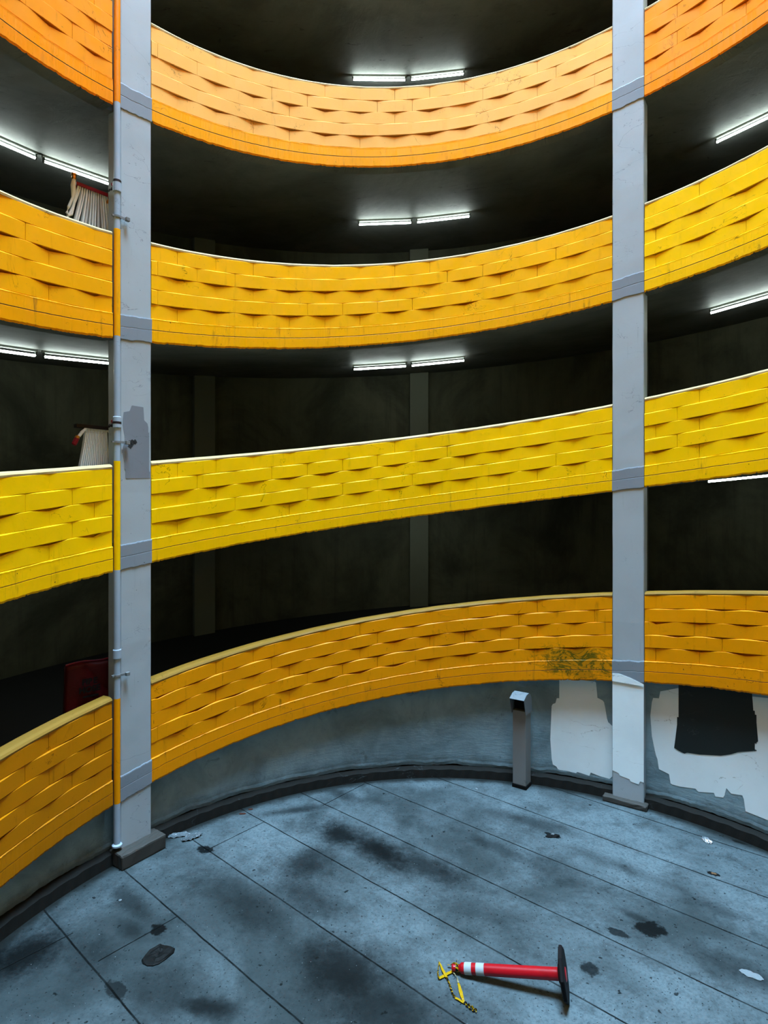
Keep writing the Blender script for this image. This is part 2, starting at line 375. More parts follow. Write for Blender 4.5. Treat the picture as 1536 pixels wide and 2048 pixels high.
# ------------------------------------------------------------------ parapets
PH = rad(-8.35)         # phase of the vertical joints
DL = 2*pi/54
def parapet(ta, tb, k, key, label, group=None, cope=M_cope):
    mb, me = YM[key]
    mid = (ta+tb)/2
    root = empty('parapet', P(R+.1, mid, zt(mid)-1.332), label, 'parapet', group)
    inv = Matrix.Translation(-root.location)
    def fin(o): o.parent = root; o.matrix_parent_inverse = inv; return o
    rn = random.Random(int(ta*100))
    bm = bmesh.new(); jl = {}
    for c in range(5):
        ph = PH + (DL/2 if c % 2 else 0)
        i0 = math.ceil((ta-ph)/DL+.15); i1 = math.floor((tb-ph)/DL-.15)
        js = [ta] + [ph+DL*i for i in range(i0, i1+1)] + [tb]
        prot = (.004 if k == 4 else .008) if c in (1, 3) else 0.0
        ct = .012 if c in (1, 3) else .004
        rj = [R+.005-prot + rn.uniform(-.003, .004) for _ in js]
        gap = [rn.uniform(.0015, .003)/R if rn.random() < .35 else .00025/R for _ in js]
        dz = [rn.uniform(-.003, .003) for _ in js]
        jl[c] = [rn.choice((.25, .6, .85, 1, 1.1, 1.3)) for _ in js]
        for i in range(len(js)-1):
            rings = []
            Tm = (js[i]+js[i+1])/2; rm = (rj[i]+rj[i+1])/2*cos((js[i+1]-js[i])/2); lens = [0, .003, .030, .003, .030][c] if k < 4 else [0, .016, .030, .020, .034][c]
            n0 = 0 if i == 0 else lens*jl[c][i]; n1 = 0 if i == len(js)-2 else lens*jl[c][i+1]
            for (T, r, g, e, nt) in ((js[i], rj[i], gap[i], dz[i], n0), (js[i]*.6+js[i+1]*.4, None, 0, None, .0006), (js[i]*.4+js[i+1]*.6, None, 0, None, .0006), (js[i+1], rj[i+1], -gap[i+1], dz[i+1], n1)):
                if r is None:
                    f_ = (T-js[i])/(js[i+1]-js[i]); hd = (js[i+1]-js[i])/2
                    r = (rj[i]*(1-f_)+rj[i+1]*f_)*cos(hd)/cos((f_*2-1)*hd); e = dz[i]*(1-f_)+dz[i+1]*f_
                z = zt(T)-.2*c + (e if c else 0); zb = zt(T)-.2*(c+1) + (e if c < 4 else 0); T = T+g
                ins = .004 if abs(g)*R > .001 else 0
                cc_ = min(ct, .004) if nt > .001 else ct
                rings.append([P(R+.2, T, z), P(R+.07, T, z), P(R+.07, T, z-nt), P(r+cc_, T, z-nt), P(r+ins, T, z-nt-cc_), P(r+ins, T, zb+.005), P(r+.006, T, zb), P(R+.2, T, zb)])
            # straight chord, so the middle of each block stands proud of the joints below
            loft(bm, rings)
    fin(link('block_wall', bm, mb))
    # coping
    n = max(2, int((tb-ta)/rad(2))); rings = []
    for i in range(n+1):
        T = ta+(tb-ta)*i/n; z = zt(T)+rn.uniform(-.002, .002)
        rings.append([P(R+.002, T, z), P(R-.002+rn.uniform(0, .003), T, z+.022), P(R+.018, T, z+.045), P(R+.06, T, z+.058), P(R+.185, T, z+.055), P(R+.205, T, z+.03), P(R+.205, T, z)])
    fin(link('coping', bm := mesh_from(rings), cope))
    # slab edge with a ragged lower arris and the seam of the formwork
    n = max(4, int((tb-ta)/rad(.18))); rings = []
    a = b = 0
    for i in range(n+1):
        T = ta+(tb-ta)*i/n; z = zt(T)-1.0
        a = a*.6 + rn.uniform(-.003, .003); b = b*.6 + rn.uniform(-.0045, .0045)
        chip = rn.uniform(.006, .016) if rn.random() < .05 else 0
        p = R-.012+a*.5
        rings.append([P(R+.2, T, z-.001), P(R+.002, T, z-.001), P(p+.003, T, z-.010+a), P(p+.004, T, z-.03), P(p+.001, T, z-.155+a*.5), P(p+.007, T, z-.162+a*.5), P(p+.002, T, z-.170+a*.5),
                      P(p+.002, T, z-.31+b), P(p+.012, T, z-.334+b+chip), P(R+.2, T, z-.334)])
    bm = mesh_from(rings); bmesh.ops.recalc_face_normals(bm, faces=bm.faces)
    for f in bm.faces:
        if f.normal.z < -.6: f.material_index = 1
    fin(link('slab_edge', bm, [me, M_ceil], recalc=False))
    return root
def mesh_from(rings):
    bm = bmesh.new(); loft(bm, rings); return bm

BAYS = {'left': (-142.6, -58.95), 'middle': (-52.72, 31.28), 'right': (36.55, 121.2), 'back': (126.6, 212.0)}
LV = {1: 'topmost', 2: 'second from the top', 3: 'third from the top', 4: 'lowest'}
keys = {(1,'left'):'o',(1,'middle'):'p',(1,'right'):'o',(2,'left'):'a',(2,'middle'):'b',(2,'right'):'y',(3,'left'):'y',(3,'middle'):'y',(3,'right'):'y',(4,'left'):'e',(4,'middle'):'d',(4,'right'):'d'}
words = {(1,'left'):'orange',(1,'middle'):'pale orange',(1,'right'):'orange',(2,'left'):'amber',(2,'middle'):'golden yellow',(2,'right'):'yellow',(3,'left'):'bright yellow',(3,'middle'):'bright yellow',(3,'right'):'bright yellow',(4,'left'):'grimy, shade-darkened amber',(4,'middle'):'dark amber',(4,'right'):'dark amber'}
where = {'left': 'left of the piped column', 'middle': 'between the two grey columns', 'right': 'right of the right-hand column'}
for k in range(-6, 5):
    for bay, (a, b) in BAYS.items():
        ta, tb = rad(a)-2*pi*k, rad(b)-2*pi*k
        if k == 4 and bay == 'left': ta = rad(-108)-2*pi*k
        if zt(tb) > TOP-.1 or tb > T1: continue
        if k in LV and bay in where:
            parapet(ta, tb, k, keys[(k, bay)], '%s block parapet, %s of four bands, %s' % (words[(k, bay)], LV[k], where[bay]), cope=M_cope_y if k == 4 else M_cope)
        else:
            parapet(ta, tb, k, 'o' if k < 1 else ('b' if k < 3 else 'y'), 'painted block parapet of the ramp outside the picture, above or behind the viewer', 'parapets out of view')

# ------------------------------------------------------------------ columns
def column(i, deg, wid, label, group=None):
    T = rad(deg)
    rd = Vector((sin(T), cos(T), 0)); tn = Vector((cos(T), -sin(T), 0))
    root = empty('concrete_column', rd*(R+.13), label, 'column', group)
    inv = Matrix.Translation(-root.location)
    def L(s, z, d): return rd*(R-.012-d) + tn*s + Vector((0, 0, z))
    def fin(o): o.parent = root; o.matrix_parent_inverse = inv; return o
    rn = random.Random(i)
    bm = bmesh.new(); rings = []
    h = wid/2
    for q in range(121):
        z = TOP*q/120; e = [rn.uniform(-.0018, .0018) for _ in range(6)]
        b = .012
        rings.append([L(-h+e[0], z, -.28), L(-h+e[1], z, -b), L(-h+b, z, e[2]), L(h-b, z, e[3]), L(h+e[4], z, -b), L(h+e[5], z, -.28)])
    loft(bm, rings); fin(link('shaft', bm, M_col))
    for k in range(1, 5):         # painted-over slab edge across the face
        if i > 1: continue
        bm = bmesh.new(); rings = []; a = b2 = 0
        for q in range(25):
            s = -h + wid*q/24; TT = T + s/R - 2*pi*k; z = zt(TT)-1.0
            a = a*.6+rn.uniform(-.006, .006); b2 = b2*.6+rn.uniform(-.006, .006)
            s2 = s*1.012
            rings.append([L(s2, z+a, -.02), L(s2, z-.006+a, .008), L(s2, z-.02+a, .012), L(s2, z-.16+a*.5, .010), L(s2, z-.166+a*.5, .006), L(s2, z-.172, .010), L(s2, z-.325+b2, .010), L(s2, z-.335+b2, .004), L(s2, z-.335+b2, -.02)])
        loft(bm, rings); fin(link('slab_band', bm, M_col2))
    return root, fin, L
rootL, finL, LL = column(0, COLS[0], .448, 'left grey painted concrete column with a standpipe along its left edge')
rootR, finR, LR = column(1, COLS[1], .462, 'right light grey concrete column, freshly whitened near its foot')
for i in (2, 3): column(i, COLS[i], .46, 'grey painted concrete column outside the picture, behind the viewer', 'columns out of view')

# touch-up patches and soot on the left column
bm = bmesh.new()
tL = 7.75
def zv(v, t): return 4.5624-(v-1024)*t/1166.86
def sx(u): return (u-271)/62*.448
PL = [(sx(262),zv(812,tL)),(sx(287),zv(812,tL)),(sx(287),zv(838,tL)),(sx(295),zv(845,tL)),(sx(298),zv(880,tL)),(sx(297),zv(925,tL)),(sx(299),zv(955,tL)),(sx(250),zv(958,tL)),(sx(248),zv(925,tL)),(sx(243),zv(905,tL)),(sx(249),zv(880,tL)),(sx(244),zv(850,tL)),(sx(246),zv(828,tL)),(sx(258),zv(824,tL))]
scan_patch(bm, PL, LL, .012, .0005, .002); finL(link('paint_patch', bm, M_patch))
bm = bmesh.new()
for cx_, cz_, rx, rz in ((sx(262), zv(886, tL), .05, .035), (sx(268), zv(884, tL), .03, .03), (sx(259), zv(892, tL), .03, .04)):
    pg = [(cx_+rx*cos(a*pi/9)*(1+.25*sin(a*2.7)), cz_+rz*sin(a*pi/9)*(1+.3*sin(a*1.9))) for a in range(18)]
    scan_patch(bm, pg, LL, .008, .0028, .001)
finL(link('soot_mark', bm, M_smoke))
# fresh white coat on the right column
tR = 9.11
def sr(u): return (u-1257)/62*.462
bm = bmesh.new()
PR = [(-.229,zv(1350,tR)),(sr(1240),zv(1349,tR)),(sr(1262),zv(1354,tR)),(sr(1285),zv(1362,tR)),(.229,zv(1364,tR)),(.229,zv(1367,tR)),(-.229,zv(1366,tR))]
scan_patch(bm, PR, LR, .014, .0125, .003); finR(link('fresh_paint', bm, M_white))
bm = bmesh.new()
PR2 = [(-.229,zv(1361,tR)),(.229,zv(1363,tR)),(.229,zv(1557,tR)),(sr(1280),zv(1556,tR)),(sr(1279),zv(1563,tR)),(sr(1262),zv(1561,tR)),(sr(1261),zv(1557,tR)),(sr(1240),zv(1554,tR)),(sr(1239),zv(1550,tR)),(-.229,zv(1547,tR))]
scan_patch(bm, PR2, LR, .012, .0, .0025); finR(link('fresh_paint', bm, M_white))

def plinth(deg, s0, s1, proud, hgt, label, bev):
    T = rad(deg); M = Matrix.Rotation(-T, 4, 'Z')
    bm = bmesh.new(); y0 = R-.012-proud; y1 = R+.10
    box(bm, ((s0+s1)/2, (y0+y1)/2, hgt/2), (s1-s0, y1-y0, hgt), M, bev=bev)
    rn = random.Random(5)
    bmesh.ops.subdivide_edges(bm, edges=[e for e in bm.edges if e.calc_length() > .2], cuts=6, use_grid_fill=True)
    for v in bm.verts:
        if v.co.z > .02: v.co += Vector((rn.uniform(-.004, .004), rn.uniform(-.004, .004), rn.uniform(-.005, .005)))
    return link('column_plinth', bm, M_plinth)
finL(plinth(COLS[0], -.31, .33, .185, .19, '', .022))
finR(plinth(COLS[1], -.36, .29, .10, .085, '', .018))

# ------------------------------------------------------------------ standpipe
pc = P(R+.0, rad(-58.24), 0)
pipe = empty('standpipe', (pc.x, pc.y, .05), 'tall grey standpipe with yellow lengths, clamped beside the left column', 'pipe')
pinv = Matrix.Translation(-pipe.location)
def finP(o, par=None): o.parent = par or pipe; o.matrix_parent_inverse = (pinv if par is None else Matrix()); return o
M_pipe = mk_grey('pipe_paint', (.34, .42, .51), (.09, .09, .08), 1.2, .4)
tp = 7.53
marks = [(TOP, 0)]
edges = [TOP, zv(205, tp), zv(458, tp), zv(672, tp), zv(922, tp), zv(1140, tp), zv(1397, tp), zv(1607, tp), zv(1690, tp)]
mts = [YM['o'][1], M_pipe, YM['a'][0], M_pipe, YM['y'][0], M_pipe, YM['d'][0], M_pipe]
bm = bmesh.new()
for i in range(8): turned(bm, (pc.x, pc.y, edges[i+1]), (0, 0, 1), [(0, .040), (edges[i]-edges[i+1], .040)], 24, i, caps=False)
o = finP(link('pipe', bm, mts))
for p_ in o.data.polygons: p_.use_smooth = abs(p_.normal.z) < .5
for vt, vb in ((363, 384), (833, 856), (1299, 1318)):
    bm = bmesh.new(); zb = zv(vb, tp); hh = zv(vt, tp)-zb
    turned(bm, (pc.x, pc.y, zb), (0, 0, 1), [(0, .046), (.008, .051), (hh-.008, .051), (hh, .046)], 24)
    finP(link('coupling', bm, M_pipe, smooth=False))
for v in (433, 884, 1351):
    z = zv(v, tp); bm = bmesh.new()
    turned(bm, (pc.x, pc.y, z-.012), (0, 0, 1), [(0, .047), (.024, .047)], 24)
    T = rad(COLS[0]); tn = Vector((cos(T), -sin(T), 0)); rd = Vector((sin(T), cos(T), 0))
    M = Matrix.Translation(Vector((pc.x, pc.y, z))) @ Matrix.Rotation(-T, 4, 'Z')
    box(bm, (.075, -.035, 0), (.11, .008, .03), M); box(bm, (.115, -.05, 0), (.05, .045, .045), M, bev=.004)
    box(bm, (-.055, 0, 0), (.03, .03, .02), M)
    finP(link('clamp', bm, M_galv))
bm = bmesh.new(); zb = zv(1690, tp)
turned(bm, (pc.x, pc.y, zb-.02), (0, 0, 1), [(0, .03), (.0, .062), (.02, .062), (.035, .045)], 24)
finP(link('end_flange', bm, M_pipe))

# ------------------------------------------------------------------ hose racks behind the parapet
M_hose = mk_grey('white_canvas_hose', (.84, .87, .90), (.55, .53, .48), .3, .8)
M_hose_b = mk_grey('canvas_hose_in_fold', (.60, .60, .62), (.4, .36, .3), .4, .8)
M_red = plain('red_enamel', (.22, .010, .02), .4)
M_brass = plain('brass', (.75, .36, .08), .3, 1)
M_dark = plain('cast_iron', (.02, .012, .012), .5)
def frm(pr, pl_):
    e = (pl_-pr); L_ = e.length; e.normalize(); nrm = Vector((e.y, -e.x, 0))
    if nrm.dot(Vector((-.5, .85, 0))) > 0: nrm = -nrm     # towards the court
    return e, nrm, L_
def hose_rack(zb, tidy, label):
    pr = Vector((-4.640, 3.020, zb)); pl_ = Vector((-4.911, 2.726, zb))
    e, nn, Ln = frm(pr, pl_)
    root = empty('fire_hose_rack', pr, label, 'hose rack', None)
    inv = Matrix.Translation(-pr)
    def fin(o, par=None): o.parent = par or root; o.matrix_parent_inverse = Matrix() if par else inv; return o
    up = Vector((0, 0, 1)); rn = random.Random(int(zb*10))
    M = Matrix((( e.x, nn.x, 0, pr.x), (e.y, nn.y, 0, pr.y), (0, 0, 1, pr.z), (0, 0, 0, 1)))
    bm = bmesh.new()
    box(bm, (Ln/2-.01, .045, .0), (Ln+.06, .012, .045), M, bev=.003); box(bm, (Ln/2-.01, -.045, .0), (Ln+.06, .012, .045), M, bev=.003)
    box(bm, (-.035, 0, 0), (.012, .1, .045), M); box(bm, (Ln+.012, 0, 0), (.012, .1, .045), M)
    fin(link('rack_bar', bm, M_red if not tidy else M_dark))
    # valve between rack and standpipe
    bm = bmesh.new(); a = pr + e*-.02 + up*.02; b = Vector((pc.x, pc.y, zb+.035))
    tube(bm, [a, a.lerp(b, .35), a.lerp(b, .7), b], [.028, .038, .026, .03], 14)
    turned(bm, a.lerp(b, .35), nn+up*.4, [(-.03, .045), (0, .048), (.05, .03), (.09, .014)], 14)
    turned(bm, Vector((pc.x, pc.y, zb+.02)), up, [(0, .052), (.03, .052)], 20)
    vlv = fin(link('valve', bm, M_dark))
    bm = bmesh.new(); c = a.lerp(b, .3)+nn*.09+up*.05
    d, u, v = frame(nn+up*.4)
    tube(bm, [c+(u*cos(q*pi/8)+v*sin(q*pi/8))*.042 for q in range(17)], .009, 8)
    for q in range(3): tube(bm, [c, c+(u*cos(q*2.09)+v*sin(q*2.09))*.042], .005, 6)
    fin(link('handwheel', bm, M_red), vlv)
    # folds of flat hose hung over pins
    nf = 15 if tidy else 13
    bm = bmesh.new(); bmp = bmesh.new()
    for i in range(nf):
        s = (i+.5)/nf
        if tidy: x0 = .03+s*(Ln-.13); x1 = x0 + (s-.35)*.16; th = (Ln-.13)/nf*.98; Lh = .66
        else: x0 = .02+s*(Ln-.04); x1 = x0 + (s-.38)*.26 + rn.uniform(-.012, .012); th = Ln/nf*rn.uniform(.55, .98); Lh = .62 + rn.uniform(-.05, .05)
        if not tidy and i == nf-1: x1 += .02; Lh = .5
        rings = []
        for q in range(9):
            f = q/8; x = x0+(x1-x0)*f**1.3; tk = th*(.7+.45*f) if q < 8 else th*.7
            wq = .036
            if q == 0: tk *= .6
            z = -.01 - Lh*f
            c = [(-tk/2, -wq), (-tk/2, wq), (-tk*.25, wq+.004), (tk*.25, wq+.004), (tk/2, wq), (tk/2, -wq), (tk*.25, -wq-.004), (-tk*.25, -wq-.004)]
            rings.append([M @ Vector((x+cx, cy, z)) for cx, cy in c])
        loft(bm, rings, mi=(1 if (not tidy and i in (4, 3, 8)) else 0))
        turned(bmp, M @ Vector((x0, -.042, .0)), nn, [(0, .006), (.084, .006)], 8)
    h = fin(link('hose', bm, [M_hose, M_hose_b])); 
    fin(link('pin', bmp, M_brass))
    # free ends with their couplings
    bm = bmesh.new()
    if tidy:
        tube(bm, [M @ Vector(p) for p in ((.03, .02, -.01), (.0, .05, -.06), (-.03, .05, -.2), (-.06, .03, -.4), (-.07, .02, -.55))], [.012, .02, .024, .024, .022], 10); fin(link('hose_end', bm, M_hose)); bm = bmesh.new()
        tube(bm, [M @ Vector(p) for p in ((Ln-.12, .03, -.01), (Ln-.05, .04, -.08), (Ln-.01, .04, -.14))], [.014, .02, .02], 10)
    else:
        tube(bm, [M @ Vector(p) for p in ((.01, .03, -.10), (.0, .04, -.2), (-.035, .04, -.42), (-.05, .03, -.62))], [.018, .021, .02, .018], 10); fin(link('hose_end', bm, M_hose)); bm = bmesh.new()
        tube(bm, [M @ Vector(p) for p in ((Ln+.045, .03, .04), (Ln+.055, .03, -.04), (Ln+.05, .03, -.12), (Ln+.06, .03, -.20), (Ln+.11, .03, -.34), (Ln+.13, .03, -.42), (Ln+.11, .03, -.45), (Ln+.075, .03, -.42), (Ln+.03, .03, -.2), (Ln-.01, .03, -.02))], [.022, .03, .029, .017, .017, .016, .015, .016, .016, .012], 10)
    fin(link('hose_end', bm, M_hose))
    bm = bmesh.new()
    if tidy:
        turned(bm, M @ Vector((Ln+.0, .04, -.135)), e*.45-up, [(0, .026), (.02, .026), (.022, .03), (.035, .03)], 14)
        fin(link('brass_coupling', bm, M_brass)); bm = bmesh.new()
        turned(bm, M @ Vector((Ln+.012, .04, -.165)), e*.45-up, [(0, .030), (.06, .032), (.09, .03), (.1, .018)], 14)
        fin(link('nozzle', bm, M_red))
    else:
        turned(bm, M @ Vector((Ln+.045, .03, .04)), up, [(0, .026), (.02, .03), (.05, .024), (.055, .034), (.075, .034), (.08, .02)], 14); fin(link('brass_coupling', bm, M_brass)); bm = bmesh.new()
        turned(bm, M @ Vector((.01, .03, -.11)), up, [(0, .026), (.025, .03), (.06, .022)], 14)
        fin(link('brass_coupling', bm, M_brass))
    return root
hose_rack(zv(394.7, 7.85), False, 'upper fire hose rack with loose white folds hanging above the amber parapet')
hose_rack(zv(857, 7.80), True, 'lower fire hose rack with white hose in one neat bundle above bright yellow parapet')

# red bag over the lowest hose rack
def hose_bag():
    zb = zv(1316, 7.85)
    pr = Vector((-4.62, 3.03, zb)); pl_ = Vector((-5.005, 2.62, zb))
    e, nn, Ln = frm(pr, pl_)
    root = empty('fire_hose_cover', pr+Vector((0, 0, -.62)), 'dark red fabric fire hose cover hung behind the lowest parapet', 'hose cover')
    inv = Matrix.Translation(-root.location)
    def fin(o, par=root): o.parent = par; o.matrix_parent_inverse = inv if par is root else Matrix(); return o
    M = Matrix(((e.x, nn.x, 0, pr.x), (e.y, nn.y, 0, pr.y), (0, 0, 1, pr.z), (0, 0, 0, 1)))
    M_bag = NT('red_vinyl'); nz = M_bag.noise(5, 5, .6)
    M_bag = M_bag.done(M_bag.mix(nz, (.075, .0015, .004), (.03, .001, .002)), .5, nz, .5, .03)
    bm = bmesh.new(); nx, nz_ = 22, 20; front = []; back = []
    for j in range(nz_+1):
        rf, rb = [], []
        for i in range(nx+1):
            u, v = i/nx, j/nz_
            x = (u)*Ln + (v*.03)*(u-.5); sag = .012*sin(u*pi*2.2)*(1-v)
            y = .045 + .05*sin(pi*u)**.5*(.35+.65*v) + .012*sin(u*9+v*5) - (.03*max(0, 1-abs((u-.45)-(v-.25)*-.9)/.08) if v > .05 else 0)
            if j == 0: y *= .35
            rf.append(M @ Vector((x, y, -.62*v - sag))); rb.append(M @ Vector((x, -y*.8, -.62*v-sag)))
        front.append(rf); back.append(rb)
    rings = [front[j] + back[j][::-1] for j in range(nz_+1)]
    loft(bm, rings); cov = fin(link('cover', bm, M_bag, smooth=True))
    bm = bmesh.new(); tube(bm, [M @ Vector((x*Ln, .015, .012-.012*sin(x*pi*2.2))) for x in (0, .2, .4, .6, .8, 1)], .011, 8)
    fin(link('piping', bm, plain('pink_edge', (.14, .01, .03), .5)))
    def txt(s, size, x, z):
        cu = D.curves.new('t', 'FONT'); cu.body = s; cu.size = size; cu.align_x = 'CENTER'; cu.extrude = .0015; cu.offset = .004
        to = D.objects.new('t', cu); COL.objects.link(to); bpy.context.view_layer.update()
        me = D.meshes.new_from_object(to.evaluated_get(bpy.context.evaluated_depsgraph_get())); D.objects.remove(to, do_unlink=True)
        bm = bmesh.new(); bm.from_mesh(me); D.meshes.remove(me)
        for v in bm.verts: v.co = M @ Vector((x - v.co.x, .125 + v.co.z, z + v.co.y))
        return bm
    for s, sz, z in (('FIRE', .105, -.26), ('HOSE', .105, -.36)):
        fin(link('lettering', txt(s, sz, Ln*.55, z), M_black), cov)
    bm = bmesh.new()
    for x, wd in ((.62, .09), (.46, .12)): box(bm, (Ln*x, .126, -.415), (wd, .003, .022), M)
    fin(link('small_print', bm, M_black), cov)
hose_bag()

# ------------------------------------------------------------------ fluorescent lights under the ramp
def fixture(deg, k, label, group):
    T = rad(deg)-2*pi*k; r = 7.42; half = 1.185/r
    def zc(T_): return zt(T_)-1.332+BANK*(r-R)
    c = P(r, T, zc(T))
    root = empty('fluorescent_light', c, label, 'ceiling light', group)
    inv = Matrix.Translation(-c)
    def fin(o, par=root): o.parent = par; o.matrix_parent_inverse = inv if par is root else Matrix(); return o
    for sgn in (-1, 1):
        Ta, Tb = (T+sgn*half*.03, T+sgn*half)
        a, b = P(r, Ta, zc(Ta)), P(r, Tb, zc(Tb))
        bm = bmesh.new(); d, u, v = frame(b-a); L_ = (b-a).length; n_ = Vector((0, 0, -1))
        pts = []
        for s in (0, L_):
            pts.append([a+d*s+u*x+n_*y for x, y in ((-.022, -.02), (-.022, .03), (-.016, .04), (.016, .04), (.022, .03), (.022, -.02))])
        loft(bm, pts); hs = fin(link('housing', bm, M_batten))
        bm = bmesh.new()
        turned(bm, a+n_*.095+d*.03, d, [(0, .010), (.0, .0175), (L_-.06, .0175), (L_-.06, .010)], 14)
        fin(link('tube', bm, M_tube))
        for s in (.012, L_-.03):
            bm = bmesh.new(); MM = Matrix((( d.x, u.x, 0, a.x+d.x*(s+.01)), (d.y, u.y, 0, a.y+d.y*(s+.01)), (0, 0, 1, a.z+d.z*(s+.01)), (0, 0, 0, 1)))
            box(bm, (0, 0, -.075), (.024, .034, .08), MM, bev=.003); fin(link('lampholder', bm, M_cap), hs)
    return root
G = 'double tube lights under the ramp'
FX = [(-56.6, 1, 'lit fluorescent light at far left, upper one, above the loose hose folds'),
      (-56.6, 2, 'lit fluorescent light at far left, just under the amber parapet'),
      (-3.3, 0, 'lit fluorescent light highest of the centre three, above the topmost parapet'),
      (-2.35, 1, 'lit fluorescent light middle of the centre three, between topmost and second parapet'),
      (-3.2, 2, 'lit fluorescent light lowest of the centre three, under the second parapet'),
      (50.9, 1, 'lit fluorescent light at far right, uppermost of the three there'),
      (50.2, 2, 'lit fluorescent light at far right, middle of the three there'),
      (49.9, 3, 'lit fluorescent light at far right, lowest of three, under bright yellow parapet')]
for dg, k, lb in FX: fixture(dg, k, lb, G)
for dg, k in ((-3.2, 3), (-56.6, 3), (-56.6, 0), (50.9, 0)): fixture(dg, k, 'lit fluorescent light hidden from view behind a parapet', 'hidden lights')

# ------------------------------------------------------------------ vent duct
def vent():
    a = Vector((1.227, 4.964, 0)) ; k_ = .990
    camxy = Vector((-.9338, -4.8277, 0))
    a = camxy + (a-camxy)*k_
    e1 = Vector((.186, -.13, 0)).normalized(); e2 = Vector((.13, .186, 0)).normalized()
    wd, dp = .225, .225
    c = a + e1*wd/2 + e2*dp/2
    root = empty('vent_duct', c, 'grey sheet metal vent duct with angled hood standing against the lower wall', 'vent duct')
    M = Matrix(((e1.x, e2.x, 0, 0), (e1.y, e2.y, 0, 0), (0, 0, 1, 0), (0, 0, 0, 1)))
    bm = bmesh.new(); box(bm, (0, 0, .67), (wd, dp, 1.22), M, bev=.006); o = link('duct_body', bm, M_galv, root)
    bm = bmesh.new(); box(bm, (0, 0, .03), (wd+.02, dp+.02, .06), M, bev=.006); link('base_collar', bm, M_black, root)
    bm = bmesh.new(); h = wd/2+.014
    y0 = -dp/2
    arc = [(dp/2+.012, 1.235), (dp/2+.012, 1.40), (dp/2-.01, 1.48), (dp/2-.05, 1.535), (dp/2-.11, 1.565), (y0+.01, 1.555), (y0-.11, 1.495)]
    low = [(y0-.03, 1.235)]
    # outer skin as sheet with thickness: side cheeks + curved back
    th = .006
    for s in (-1, 1):
        poly = arc + low
        A = [bm.verts.new(M @ Vector((s*h, y, z))) for y, z in poly]; B = [bm.verts.new(M @ Vector((s*(h-th), y, z))) for y, z in poly]
        bm.faces.new(A); bm.faces.new(B[::-1])
        for i in range(len(A)): bm.faces.new((A[i], A[(i+1) % len(A)], B[(i+1) % len(A)], B[i]))
    for i in range(len(arc)-1):
        (ya, za), (yb, zb) = arc[i], arc[i+1]
        n_ = Vector((0, zb-za, -(yb-ya))).normalized()*-th
        q = [Vector((-h, ya, za)), Vector((h, ya, za)), Vector((h, yb, zb)), Vector((-h, yb, zb))]
        A = [bm.verts.new(M @ p) for p in q]; B = [bm.verts.new(M @ (p+Vector((0, (0-ya)*.03, -th)))) for p in q]
        bm.faces.new(A); bm.faces.new(B[::-1])
        for x in range(4): bm.faces.new((A[x], A[(x+1) % 4], B[(x+1) % 4], B[x]))
    link('hood', bm, M_hood, root)
    bm = bmesh.new(); box(bm, (0, .04, 1.40), (wd-.01, dp-.06, .2), M); link('opening_shade_block', bm, M_black, root)  # solid black block painting in the shade inside the hood
vent()

# ------------------------------------------------------------------ fallen delineator post with caution tape
Bc = Vector((.752, .650, .222)); Tp = Vector((-.255, .957, .045))
ax = (Tp-Bc).normalized(); LEN = (Tp-Bc).length
M_redp = NT('red_plastic'); M_redp = M_redp.done(M_redp.mix(M_redp.ramp(M_redp.noise(6, 5), .5, .75, 0, .5), (.36, .002, .008), (.18, .0015, .004)), .3, M_redp.noise(30, 3), .1, .003, Specular_IOR_Level=.35)
dl = empty('traffic_delineator', (Bc.x, Bc.y, 0), 'red plastic traffic delineator post with two white bands lying on the floor', 'traffic post')
dinv = Matrix.Translation(-dl.location)
def finD(o, par=None): o.parent = par or dl; o.matrix_parent_inverse = Matrix() if par else dinv; return o
bm = bmesh.new()
turned(bm, Bc, ax, [(.02, .062), (.03, .055), (.06, .053), (.70, .050), (LEN-.105, .0475), (LEN-.09, .046), (LEN-.075, .030), (LEN-.06, .026), (LEN-.035, .025), (LEN-.03, .028), (LEN-.015, .031), (LEN, .031), (LEN+.005, .024)], 32)
post = finD(link('post', bm, M_redp, smooth=True))
M_refl = plain('white_reflective_sleeve', (.33, .37, .38), .35)
for s0, s1 in ((LEN-.195, LEN-.125), (LEN-.32, LEN-.24)):
    bm = bmesh.new(); turned(bm, Bc, ax, [(s0, .0495), (s0, .0520), (s1, .0515), (s1, .049)], 32); finD(link('reflective_band', bm, M_refl), post)
bm = bmesh.new(); d, u, v = frame(ax); rings = []
for s, r_, q in ((-.02, .215, 1), (-.012, .222, 1), (.010, .222, 1), (.022, .19, 1), (.034, .09, 1), (.045, .07, 1)):
    rings.append([Bc + d*s + (u*cos(2*pi*i/8+pi/8)+v*sin(2*pi*i/8+pi/8))*r_*1.03 for i in range(8)])
loft(bm, rings); rb = finD(link('rubber_base', bm, plain('black_rubber', (.0035, .003, .0035), .75)))
bm = bmesh.new(); turned(bm, Bc, ax, [(-.026, .05), (-.019, .06), (-.018, .03)], 24); finD(link('base_plug', bm, M_redp), rb)

